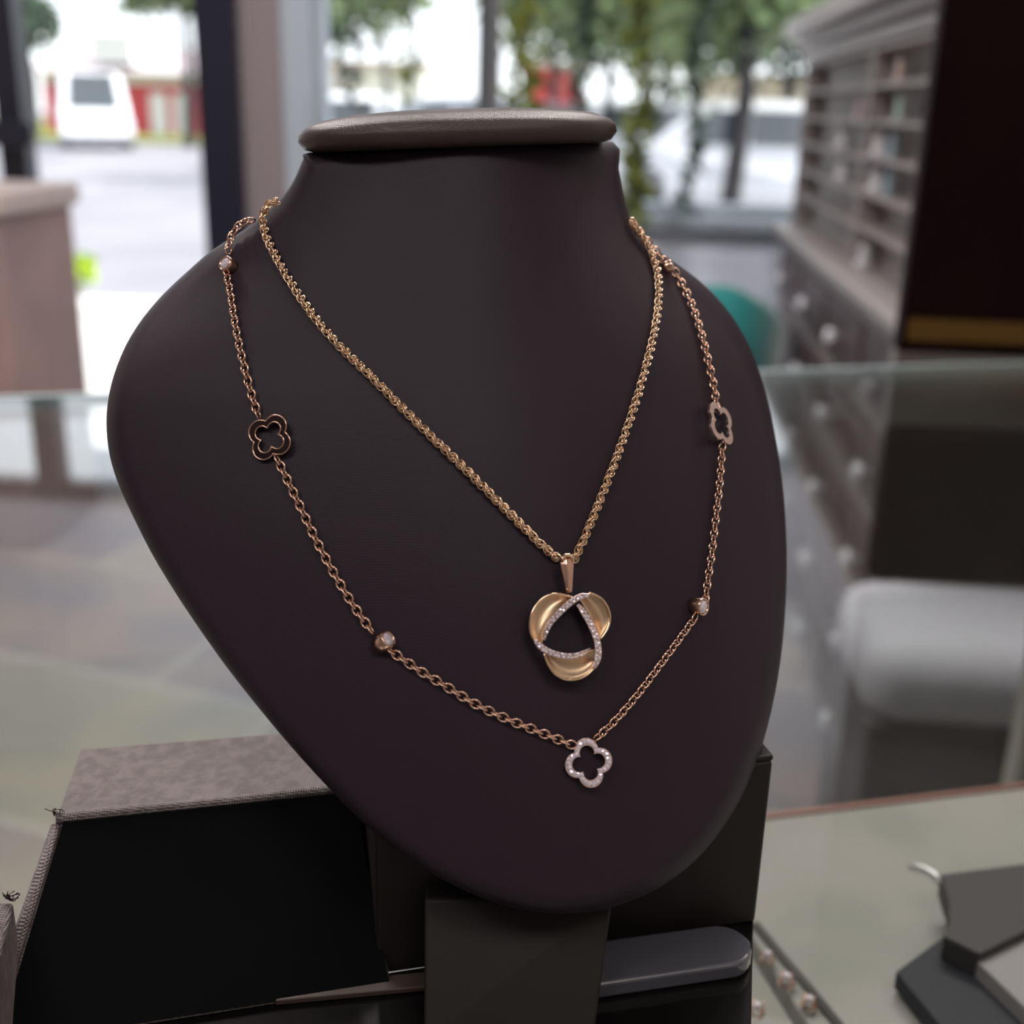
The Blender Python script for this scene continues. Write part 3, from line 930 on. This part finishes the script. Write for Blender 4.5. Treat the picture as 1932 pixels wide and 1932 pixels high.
def frame_axes(n, upv, spin):
    x = upv.cross(n).normalized()
    y = n.cross(x).normalized()
    m = Matrix((x, y, n)).transposed() @ Matrix.Rotation(spin, 3, 'Z')
    return m
def clover(px, py, off, n, spin, lobe, cdist, wband, th, root, m, gems, name='clover_station', front_m=None, wires=True):
    c = hit(px, py, off) - root.location
    m3 = frame_axes(n.normalized(), Vector((0, 0, 1)), spin)
    def outline_(lr, cdist=cdist):
        pts = []
        for q in range(4):
            a0 = PI / 2 * q
            cx, cy = cdist * math.cos(a0), cdist * math.sin(a0)
            # arc of the lobe up to the diagonal
            lim = None
            best = []
            for k in range(-60, 61):
                a = a0 + k * PI / 60 * 0.95
                x, y = cx + lr * math.cos(a), cy + lr * math.sin(a)
                ang = math.atan2(y, x) - a0
                ang = (ang + PI) % (2 * PI) - PI
                if abs(ang) <= PI / 4 and (x * x + y * y) > (cdist * 0.70) ** 2:
                    best.append((x, y, ang))
            best.sort(key=lambda t: t[2])
            step = max(1, len(best) // 13)
            sel = [best[int(i * (len(best) - 1) / 13)] for i in range(14)]
            pts += [(x, y) for x, y, _ in sel]
        return pts
    po, pi_ = outline_(lobe), outline_(lobe * 0.60, cdist * 0.80)
    rings_ = []
    for (xo, yo), (xi, yi) in zip(po, pi_):
        rings_.append([c + m3 @ Vector((xo, yo, 0)), c + m3 @ Vector((xo, yo, th)), c + m3 @ Vector((xi, yi, th)), c + m3 @ Vector((xi, yi, 0))])
    fr_ = MB().sweep(rings_, closed=True).build(name, m, root, bevel=0.00012)
    if gems:
        g = MB()
        rnd = random.Random(4)
        mid = [((a[0] + b[0]) / 2, (a[1] + b[1]) / 2) for a, b in zip(po, pi_)]
        k = 0
        L_ = 0
        last = None
        for i in range(len(mid) * 4):
            j = i / 4
            a, b = mid[int(j) % len(mid)], mid[(int(j) + 1) % len(mid)]
            p = Vector(a).lerp(Vector(b), j - int(j))
            if last is None or (p - last).length > wband * 0.55:
                last = p
                cp = c + m3 @ Vector((p.x, p.y, th))
                nz = (n + Vector((rnd.uniform(-.3, .3), rnd.uniform(-.3, .3), rnd.uniform(-.3, .3)))).normalized()
                m4 = Matrix.Translation(cp) @ nz.to_track_quat('Z', 'Y').to_matrix().to_4x4() @ Matrix.Rotation(rnd.random() * 3, 4, 'Z')
                s_ = wband * 0.42
                g.lathe([(0.00001, -s_ * .3), (s_, 0), (s_ * 0.9, s_ * 0.25), (s_ * 0.5, s_ * 0.55), (0.00001, s_ * 0.57)], 7, m4)
        g.build('pave_stones', M['gem'], fr_)
    elif wires:
        # raised inner and outer wire rims
        for pp in (po, pi_):
            pts_ = [c + m3 @ Vector((x, y, th)) for x, y in pp]
            mb = MB()
            rg = []
            nn_ = len(pts_)
            for i, p in enumerate(pts_):
                t = (pts_[(i + 1) % nn_] - pts_[i - 1]).normalized()
                b = t.cross(n).normalized()
                rg.append([p + b * math.cos(2 * PI * k / 6) * 0.00022 + n * math.sin(2 * PI * k / 6) * 0.00022 for k in range(6)])
            mb.sweep(rg, closed=True)
            mb.build('wire_rim', front_m or m, fr_, smooth=True)
    return fr_
def dirn(yaw, elev):             # direction of a face, yaw to the right of the camera
    return Vector((math.sin(yaw) * math.cos(elev), -math.cos(yaw) * math.cos(elev), math.sin(elev)))
mm = 0.335 / F
M['dark_metal'] = mat('dark_polished_channel', (0.12, 0.08, 0.085), 0.2, 1)
clover(1109, 1439, 0.0012, dirn(R(12), R(30)), R(6), 23.5 * mm * .95, 22.5 * mm * .95, 12 * mm, 0.0011, n2, M['white_gold'], True)
clover(511, 826, 0.0012, dirn(R(-14), R(24)), R(-22), 21.5 * mm, 21.5 * mm, 10 * mm, 0.0009, n2, M['dark_metal'], False, front_m=M['rose'])
clover(1357, 800, 0.0022, dirn(R(56), R(27)), R(14), 21.5 * mm * 1.1, 21.5 * mm * 1.1, 10.5 * mm, 0.0009, n2, M['white_gold'], False, wires=False)
def bezel(px, py, off, n, r, depth, root, label=None):
    n = n.normalized()
    c = hit(px, py, off) - root.location
    m4 = Matrix.Translation(c) @ frame_axes(n, Vector((0, 0, 1)), 0).to_4x4()
    b = MB().lathe([(r * 0.78, -depth), (r * 0.97, -depth), (r, -depth * 0.5), (r, -0.0001), (r * 0.93, 0.0002), (r * 0.78, 0.0001), (r * 0.74, -0.0006), (r * 0.74, -depth * .9)], 28, m4)
    b = b.build('bezel_station', M['rose'], root, smooth=False, bevel=0)
    for p in b.data.polygons: p.use_smooth = True
    s_ = r * 0.75
    MB().lathe([(0.00001, -s_ * 1.0), (s_, -s_ * 0.15), (s_ * 0.97, -s_ * 0.02), (s_ * 0.55, s_ * 0.22), (0.00001, s_ * 0.23)], 8, m4).build('stone', M['gem'], b)
    if label: b['label'] = label
bezel(1328, 1145, 0.0035, dirn(R(48), R(12)), 17.5 * mm, 0.0036, n2)
bezel(424, 496, 0.0036, dirn(R(-38), R(30)), 15.5 * mm, 0.0034, n2)
bezel(1268, 500, 0.0030, dirn(R(88), R(26)), 14 * mm, 0.0032, n2)
bezel(733, 1205, 0.0030, dirn(R(68), R(42)), 16.5 * mm, 0.0042, n2)

# ------------------------------------------------------------------ taupe jewellery cabinet (room coordinates)
CX, CY0, CY1, CXB = 0.445, 1.74, 3.42, 0.86
cabt = room_thing('jewellery_cabinet', 'taupe painted wall cabinet with small shelves over rows of knobbed drawers', 'cabinet', ((CX + CXB) / 2, (CY0 + CY1) / 2, 0))
ox, oy = (CX + CXB) / 2, (CY0 + CY1) / 2
def cbx(mb, x0, x1, y0, y1, z0, z1): return mb.box(x0 - ox, x1 - ox, y0 - oy, y1 - oy, z0, z1)
base = MB()
cbx(base, CX + 0.012, CXB, CY0, CY1, 0.05, 0.865)
base.build('base_body', M['taupe'], cabt)
pl = MB(); cbx(pl, CX + 0.03, CXB, CY0 + .01, CY1, 0.0, 0.05); pl.build('plinth', M['taupe_back'], cabt)
led = MB()
cbx(led, CX - 0.03, CXB, CY0 - 0.02, CY1, 0.885, 0.91)
cbx(led, CX - 0.012, CXB, CY0 - 0.01, CY1, 0.865, 0.885)
led.build('ledge', M['taupe'], cabt, bevel=0.006)
ZS = [0.925, 0.99, 1.056, 1.122, 1.188, 1.254, 1.322]
hut = MB()
cbx(hut, CX + 0.075, CXB, CY0, CY1, 0.91, 1.33)
hut.build('hutch_back', M['taupe_back'], cabt)
for y in (CY0, 2.48, CY1 - 0.02):
    u = MB(); cbx(u, CX + 0.02, CX + 0.0745, y, y + 0.02, 0.911, 1.33); u.build('upright', M['taupe'], cabt)
for z in ZS[1:]:
    u = MB(); cbx(u, CX + 0.016, CX + 0.0745, CY0 + .021, CY1 - .021, z - 0.004, z + 0.002); u.build('shelf', M['taupe'], cabt)
cor = MB()
cbx(cor, CX + 0.008, CXB, CY0 - 0.008, CY1, 1.33, 1.36)
cbx(cor, CX - 0.015, CXB, CY0 - 0.03, CY1, 1.36, 1.385)
cbx(cor, CX - 0.045, CXB, CY0 - 0.05, CY1 + 0.02, 1.385, 1.43)
cor.build('cornice', M['taupe'], cabt, bevel=0.008)
cols = [1.76, 2.17, 2.585, 3.0, 3.405]
zr = [0.06, 0.22, 0.38, 0.54, 0.70, 0.855]
for i in range(4):
    for j in range(5):
        y0, y1, zz0, zz1 = cols[i] + 0.02, cols[i + 1] - 0.02, zr[j] + 0.018, zr[j + 1] - 0.018
        u = MB(); cbx(u, CX - 0.0, CX + 0.0118, y0, y1, zz0, zz1)
        dr = u.build('drawer', M['taupe_dark'], cabt, bevel=0.003)
        cy_, cz_ = (y0 + y1) / 2 - oy, (zz0 + zz1) / 2
        m4 = Matrix.Translation((CX - 0.0005 - ox, cy_, cz_)) @ Matrix.Rotation(-PI / 2, 4, 'Y')
        MB().lathe([(0.0001, 0), (0.008, 0), (0.006, 0.008), (0.017, 0.016), (0.019, 0.024), (0.013, 0.032), (0.0001, 0.034)], 12, m4).build('knob', M['knob'], dr, smooth=True)
# little pieces on the shelves
cols_it = {'violet': (0.14, 0.07, 0.3), 'blue': (0.035, 0.08, 0.32), 'copper': (0.4, 0.16, 0.09), 'pale blue': (0.25, 0.36, 0.42), 'mint': (0.3, 0.42, 0.36), 'ruby': (0.3, 0.08, 0.12), 'peach': (0.5, 0.33, 0.26)}
for k in cols_it: M['it_' + k] = mat(k.replace(' ', '_') + '_enamel', cols_it[k], 0.3)
def shelf_item(y, row, col, label):
    t = room_thing('earring_card', label, 'earring card', (CX + 0.045, y, ZS[row] + 0.0025 if row else 0.9105), 'coloured cards on the cabinet shelves')
    MB().box(-0.003, 0.003, -0.02, 0.02, 0.0, 0.046).build('card', M['it_' + col], t, bevel=0.001)
    MB().box(-0.012, 0.012, -0.014, 0.014, 0.0, 0.004).build('stand', M['white_cer'], t)
def ring_cone(y, row, label):
    t = tag(MB().lathe([(0.0001, 0), (0.018, 0), (0.02, 0.008), (0.012, 0.016), (0.009, 0.026), (0.014, 0.034), (0.008, 0.044), (0.0001, 0.047)], 14)
            .build('ring_holder', M['white_cer'], smooth=True), label, 'ring holder', 'white ring holders on the cabinet')
    t.location = Rm @ Vector((CX + 0.04, y, ZS[row] + 0.0025 if row else 0.9105))
shelf_item(1.93, 4, 'mint', 'mint green card on the near bay, third shelf from the cornice')
shelf_item(2.32, 4, 'mint', 'mint card beside the middle upright, third shelf from the cornice')
shelf_item(1.95, 5, 'peach', 'peach card on the near bay, second shelf from the cornice')
shelf_item(2.36, 5, 'peach', 'peach card beside the middle upright, second shelf from the cornice')
shelf_item(1.92, 3, 'violet', 'violet card on the middle shelf of the near bay')
shelf_item(2.34, 3, 'pale blue', 'pale blue card beside the middle upright on the middle shelf')
shelf_item(1.90, 2, 'blue', 'bright blue card on the shelf under the violet one')
shelf_item(2.33, 2, 'pale blue', 'pale blue card beside the upright on the shelf under the middle one')
shelf_item(1.88, 1, 'copper', 'copper orange card on the lowest shelf of the near bay')
shelf_item(2.70, 4, 'ruby', 'dark red card in the far bay of the cabinet')
ring_cone(2.02, 3, 'white ring holder beside the violet card')
ring_cone(2.42, 3, 'white ring holder beside the pale blue card on the middle shelf')
ring_cone(2.0, 2, 'white ring holder beside the bright blue card')
ring_cone(2.41, 2, 'white ring holder beside the pale blue card one shelf lower')
ring_cone(1.98, 1, 'white ring holder beside the copper orange card')
ring_cone(2.44, 0, 'white ring holder standing on the ledge under the middle upright')
ring_cone(2.8, 2, 'white ring holder in the far bay, lower row')
ring_cone(2.85, 3, 'white ring holder in the far bay, upper row')

# ------------------------------------------------------------------ dark console cabinet at right
KY = 1.36
kl = at_room(1694, 655, KY)
kt = room_thing('console_cabinet', 'tall dark mahogany cabinet with a gold line at the right edge', 'cabinet', (kl.x + 0.5, KY + 0.2, 0))
def kb(mb, x0, x1, y0, y1, z0, z1): return mb.box(x0 - 0.5, x1 - 0.5, y0 - 0.2, y1 - 0.2, z0, z1)
za = at_room(1800, 668, KY).z
zg0, zg1 = at_room(1850, 646, KY).z, at_room(1850, 605, KY).z
zb0 = at_room(1800, 808, KY).z
zc0 = at_room(1800, 1108, KY).z
xk = XR - 0.01 - kl.x
kb(MB(), 0, xk, 0.0, 0.03, za, 2.0).build('upper_body', M['mahogany'], kt, bevel=0.004)
kb(MB(), 0.008, xk, -0.006, -0.0005, zg0, zg1).build('gold_moulding', M['trim_gold'], kt)
kb(MB(), 0.0, xk, 0.004, 0.03, zb0, za - 0.0005).build('stone_slab', M['stone_top'], kt)
kb(MB(), -0.0, xk, 0.0, 0.03, zc0, zb0 - 0.0005).build('apron', M['mahogany'], kt, bevel=0.02)
for lx, ly in ((xk - 0.06, 0.0), (xk - 0.20, 0.0)):
    kb(MB(), lx, lx + 0.05, ly, ly + 0.03, 0, zc0 - 0.0005).build('leg', M['mahogany'], kt)

# pale upholstered bench seen through the glass
bt = room_thing('upholstered_bench', 'pale lilac grey padded bench behind the glass counter at right', 'bench', (0.66, 1.59, 0))
bx0, bx1 = -0.30, 0.30
MB().box(bx0, bx1, -0.14, 0.14, 0.40, 0.53).build('seat', M['ottoman'], bt, bevel=0.05, smooth=True)
MB().box(bx0 + 0.01, bx1 - 0.01, -0.13, 0.13, 0.04, 0.415).build('skirt', M['skirt'], bt, bevel=0.01)
for a, b in ((bx0 + .04, -.11), (bx1 - .08, -.11), (bx0 + .04, .07), (bx1 - .08, .07)):
    MB().box(a, a + .04, b, b + .04, 0, 0.0395).build('leg', M['black_wood'], bt)

# teal chair in front of the window wall
cl, cr_ = at_room(1285, 560, 2.95), at_room(1475, 560, 2.95)
ch = room_thing('tub_chair', 'teal velvet tub chair under the window', 'chair', ((cl.x + cr_.x) / 2 - 0.05, 2.98, 0))
ct = at_room(1380, 515, 2.95).z
hwc = (cr_.x - cl.x) / 2 + 0.06
mb = MB()
rg = []
for k in range(25):
    a = PI * (-0.15 + 1.3 * k / 24)
    ca, sa = math.cos(a), math.sin(a)
    drop = 0.10 * (abs(ca) ** 2.0)
    zt = ct - drop
    o_r, i_r = hwc, hwc - 0.055
    yy = 0.26
    rg.append([Vector((o_r * ca, yy * -sa * 1.0, 0.25)), Vector((o_r * ca * 1.06, yy * -sa * 1.06, zt - 0.02)), Vector(((o_r - .028) * ca * 1.04, (yy - .028) * -sa * 1.04, zt)), Vector((i_r * ca, (yy - .055) * -sa, zt - 0.02)), Vector((i_r * ca, (yy - .055) * -sa, 0.25))])
mb.sweep(rg)
mb.build('backrest', M['teal'], ch, smooth=True)
MB().lathe([(0.0001, 0.28), (hwc - 0.06, 0.28), (hwc - 0.058, 0.42), (hwc - 0.08, 0.45), (0.0001, 0.455)], 28, sy=0.8).build('seat', M['teal_dark'], ch, smooth=True)
for a, b in ((-.14, -.13), (.14, -.13), (-.14, .13), (.14, .13)):
    MB().tube([(a * 1.2, b * 1.2, 0), (a, b, 0.279)], [0.012, 0.018], 8).build('leg', M['black_wood'], ch)

# ------------------------------------------------------------------ vines hanging in the window
def leaves(mb, pts, n, spread, size, rnd):
    for _ in range(n):
        p = rnd.choice(pts)
        c = p + Vector((rnd.gauss(0, spread[0]), rnd.gauss(0, spread[1]), rnd.gauss(0, spread[2])))
        a = Vector((rnd.gauss(0, 1), rnd.gauss(0, 1), rnd.gauss(0, 1) - 0.4)).normalized()
        b = a.cross(Vector((rnd.gauss(0, 1), rnd.gauss(0, 1), rnd.gauss(0, 1)))).normalized()
        s = size * rnd.uniform(0.6, 1.3)
        mb.add([c - a * s, c + b * s * 0.45 - a * s * .1, c + a * s, c - b * s * 0.45 - a * s * .1], [(0, 1, 2, 3)])
def vine(px, y1px, m, label, n, spread, size=0.028, Dv=3.32):
    rnd = random.Random(px)
    x = at_room(px, 200, Dv).x
    zlow = at_room(px, y1px, Dv).z
    t = room_thing('hanging_vine', label, 'plant', (x, Dv, zlow), 'vines hanging in front of the window')
    ztop = H - 0.16 - zlow
    pts = [Vector((0.012 * math.sin(k * 1.3 + px), 0.01 * math.cos(k), ztop * (1 - k / 24))) for k in range(25)]
    MB().tube(pts, 0.004, 5).build('stem', M['bark'], t)
    mb = MB()
    leaves(mb, pts, n, spread, size, rnd)
    mb.build('leaves', m, t)
    pot = MB().lathe([(0.0001, ztop), (0.05, ztop), (0.07, ztop + 0.11), (0.066, ztop + 0.11), (0.06, ztop + 0.1), (0.0001, ztop + 0.1)], 16)
    pot.build('pot', M['white_cer'], t, smooth=True)
    MB().tube([(0, 0, ztop + 0.1), (0, 0, ztop + 0.158)], 0.003, 5).build('hook', M['frame_dark'], t)
vine(670, 190, M['leaf_dark'], 'thin sparse vine left of the bust, nearest the window frame', 150, (0.022, 0.03, 0.03))
vine(778, 205, M['leaf_olive'], 'short vine hanging left of the dark tree trunk', 260, (0.018, 0.03, 0.03))
vine(985, 300, M['leaf_olive'], 'broad olive vine right of the dark tree trunk', 700, (0.024, 0.03, 0.03))
vine(1100, 260, M['leaf_dark'], 'dark green vine hanging above the right end of the neck cap', 420, (0.018, 0.03, 0.03))
vine(1207, 395, M['leaf_olive'], 'long olive vine just right of the bust neck', 850, (0.022, 0.03, 0.03))
vine(1312, 380, M['leaf_dark'], 'long dark green vine in the right part of the window', 420, (0.013, 0.03, 0.03))

# ------------------------------------------------------------------ street
def wpt(px, py, dist): return at_room(px, py, dist)
def car(px, dist, paint, label, length=4.4, height=1.5, rz=0.0, group='cars parked across the street'):
    x = at_room(px, 260, dist).x
    t = room_thing('car', label, 'car', (x, dist, -0.148), group, rz)
    hl = length / 2
    body = [(-hl, .35), (-hl + .05, .75), (-hl + .9, .9), (-hl + 1.5, height - .04), (-hl + 2.2, height), (hl - 1.2, height), (hl - .35, .98), (hl - .02, .85), (hl, .35), (hl - .3, .22), (-hl + .3, .22)]
    mb = MB()
    rg = []
    for w_, sc in ((-.88, .9), (-.8, .97), (-.6, 1), (.6, 1), (.8, .97), (.88, .9)):
        rg.append([Vector((bx * (0.97 + .03 * sc), w_ if bz_ < 1 else w_ * .88, .22 + (bz_ - .22) * (sc if bz_ > 1 else (sc + 1) / 2))) for bx, bz_ in body])
    mb.sweep(rg)
    mb.build('body', M[paint], t, bevel=0.05)
    for sgn in (-1, 1):
        q = MB()
        for a, b in ((-hl + 1.35, -hl + 2.15), (-hl + 2.25, hl - 1.3)):
            sl = .35 if a < -hl + 1.5 else 0
            P = [(a, .93), (b, .93), (b, height - .13), (a + sl, height - .13)]
            y_ = [sgn * .80, sgn * .875]
            q.prism([Vector((p[0], y_[0], p[1])) for p in P], [Vector((p[0], y_[1] - (.03 * sgn if p[1] > 1 else 0), p[1])) for p in P])
        q.build('side_windows', M['carglass'], t)
        for wx in (-hl + .85, hl - .85):
            m4 = Matrix.Translation((wx, sgn * .78, .32)) @ Matrix.Rotation(PI / 2, 4, 'X')
            MB().lathe([(0.0001, -.1), (.30, -.1), (.32, -.05), (.32, .05), (.30, .1), (0.0001, .1)], 18, m4).build('wheel', M['tyre'], t)
    for x0, x1, x2 in ((hl - .36, hl - 1.16, 1), (-hl + .95, -hl + 1.5, -1)):
        q = MB()
        A, B = Vector((x0, 0, 1.02)), Vector((x1, 0, height - .1))
        nrm_ = Vector(((B.z - A.z) * x2, 0, abs(B.x - A.x))).normalized() * .05
        P = [A + Vector((0, -.62, 0)), A + Vector((0, .62, 0)), B + Vector((0, .55, 0)), B + Vector((0, -.55, 0))]
        q.prism([v - nrm_ * .3 for v in P], [v + nrm_ for v in P])
        q.build('windscreen' if x2 > 0 else 'rear_window', M['carglass'], t)
    return t
car(180, 32, 'carwhite', 'white car on the road before the red building', 4.2, 1.95, R(116))
car(640, 24, 'carwhite', 'white car at the left of the window, behind the bust')
car(870, 22, 'carsilver', 'pale car half hidden by the dark tree trunk')
car(1190, 24, 'carwhite', 'white car beyond the long olive vine')
car(1400, 17.5, 'carwhite', 'white car parked at the right of the window, nearest the cabinet')
car(1250, 33, 'carsilver', 'silver car in the row behind, right part of the window')
car(1060, 30, 'carred', 'dark red car far behind the neck cap')
# red building
bl, br2 = at_room(85, 200, 42), at_room(420, 200, 42)
zt_ = at_room(200, 128, 42).z
bld = room_thing('building', 'low red building with white gable across the street', 'building', ((bl.x + br2.x) / 2, 45, -0.15))
wb = br2.x - bl.x
MB().box(-wb / 2, wb / 2, -3, 3, 0.0, zt_).build('wall', M['brick'], bld)
rf = MB()
zr1 = at_room(200, 98, 42).z
rf.add([(-wb / 2 - .5, -3.6, zt_), (wb / 2 + .5, -3.6, zt_), (wb / 2 + .5, 3.6, zt_), (-wb / 2 - .5, 3.6, zt_), (-wb / 2 + .8, 0, zr1 + 0.4), (wb / 2 - .8, 0, zr1 + 0.4)],
       [(0, 3, 2, 1), (0, 1, 5, 4), (2, 3, 4, 5), (1, 2, 5), (3, 0, 4)])
rf.build('roof', M['roof'], bld)
gx = at_room(225, 200, 42).x - (bl.x + br2.x) / 2
MB().box(gx - .75, gx + .75, -3.3, -1, zt_ + .3, zr1 + 0.75).build('gable', M['trimw'], bld)
for px in (300, 345):
    x = at_room(px, 200, 42).x - (bl.x + br2.x) / 2
    MB().box(x - .3, x + .3, -3.05, -3.0005, 0.1, zt_ * .7).build('window', M['trimw'], bld)
MB().box(-wb / 2, wb / 2, -3.08, -3.0006, zt_ - .35, zt_ - 0.001).build('fascia', M['trimw'], bld)
# far row of buildings behind the window
for i, (p0_, p1_, pt, dist, m_, lb) in enumerate(((600, 800, 120, 48, 'trimw', 'pale building far across the car park, left of the trunk'),
                                                  (985, 1090, 120, 50, 'brick', 'red building far behind the vines'),
                                                  (1330, 1560, 145, 46, 'planter_cap', 'beige building far across the car park at right'))):
    a, b = at_room(p0_, 200, dist), at_room(p1_, 200, dist)
    z = at_room((p0_ + p1_) / 2, pt, dist).z
    t = room_thing('building', lb, 'building', ((a.x + b.x) / 2, dist + 2, -0.15), 'buildings across the car park')
    wd = (b.x - a.x) / 2
    MB().box(-wd, wd, -2, 2, 0, z).build('wall', M[m_], t)
    MB().box(-wd - .2, wd + .2, -2.2, 2.2, z + 0.001, z + .25).build('roof', M['roof'], t)
# trees
def tree(px, dist, zc, r, m, label, n=2200, trunk=0.18, leafs=0.22, bend=0.1):
    rnd = random.Random(px * 3 + 1)
    x = at_room(px, 150, dist).x
    t = room_thing('tree', label, 'tree', (x, dist, -0.15), 'trees across the street')
    MB().tube([(0, 0, 0), (bend, 0, zc * .5), (-bend / 2, 0.05, zc)], [trunk, trunk * .8, trunk * .4], 8).build('trunk', M['bark'], t)
    pts = []
    for _ in range(40):
        a, b = rnd.uniform(0, 2 * PI), rnd.uniform(-1, 1)
        q = math.sqrt(1 - b * b)
        rr = r * rnd.uniform(.3, 1)
        pts.append(Vector((rr * q * math.cos(a), rr * q * math.sin(a), zc + rr * b * .8)))
    mb = MB()
    leaves(mb, pts, n, (r * .16, r * .16, r * .16), leafs, rnd)
    mb.build('crown', m, t)
tree(350, 34, 4.4, 1.5, M['leaf'], 'rounded green tree right of the white gable')
tree(55, 38, 3.6, 1.1, M['leaf_dark'], 'small dark tree beside the door frame at left', 700)
tree(922, 6.5, 3.7, 0.9, M['leaf'], 'tree with a dark straight trunk before the window', 900, 0.08, 0.09, 0.0)
tree(1395, 16, 3.2, 1.7, M['leaf'], 'big bright green tree at the upper right of the window', 2600, 0.14, 0.16)
tree(1250, 30, 3.8, 2.2, M['leaf'], 'green tree behind the car row', 1300)
tree(1040, 34, 4.4, 2.4, M['leaf'], 'green tree above the far red building', 1300)
tree(640, 40, 4.4, 2.0, M['leaf_dark'], 'dark tree above the pale far building', 1000)
tree(720, 20, 3.0, 0.9, M['leaf'], 'slim green tree between the window frame and the trunk', 700, 0.07, 0.12)
tree(1140, 22, 3.3, 1.5, M['leaf'], 'loose green tree between the vines, behind the dark one', 1500, 0.1, 0.16)
tree(1480, 24, 3.6, 2.2, M['leaf_dark'], 'dark green tree half hidden by the cabinet cornice', 2200, 0.12, 0.18)
# planter outside the door
PD = D - 0.62
a, b = at_room(105, 520, PD), at_room(-200, 520, PD)
zc_ = at_room(60, 412, PD).z
pt = room_thing('stone_bench', 'low pinkish stone bench by the glass door at left', 'bench', (a.x - 0.49, PD + 0.0, 0))
MB().box(-0.6, 0.35, 0.0, 0.42, 0, zc_).build('body', M['planter'], pt, bevel=0.01)
MB().box(-0.64, 0.37, -0.02, 0.44, zc_ + 0.0005, zc_ + 0.06).build('cap_stone', M['planter_cap'], pt, bevel=0.01)
rnd = random.Random(9)
c = at_room(138, 495, D + 0.5)
pp = room_thing('weed', 'lime green tuft of leaves growing on the sidewalk outside the door', 'plant', (c.x, D + 0.5, -0.019))
zq = c.z + 0.02
MB().tube([(0, 0, 0), (0, 0, zq)], 0.006, 5).build('stem', M['leaf_olive'], pp)
mb = MB(); leaves(mb, [Vector((0, 0, zq)), Vector((0.02, 0, zq - 0.03))], 160, (0.03, 0.03, 0.022), 0.025, rnd); mb.build('leaves', M['leaf_lime'], pp)
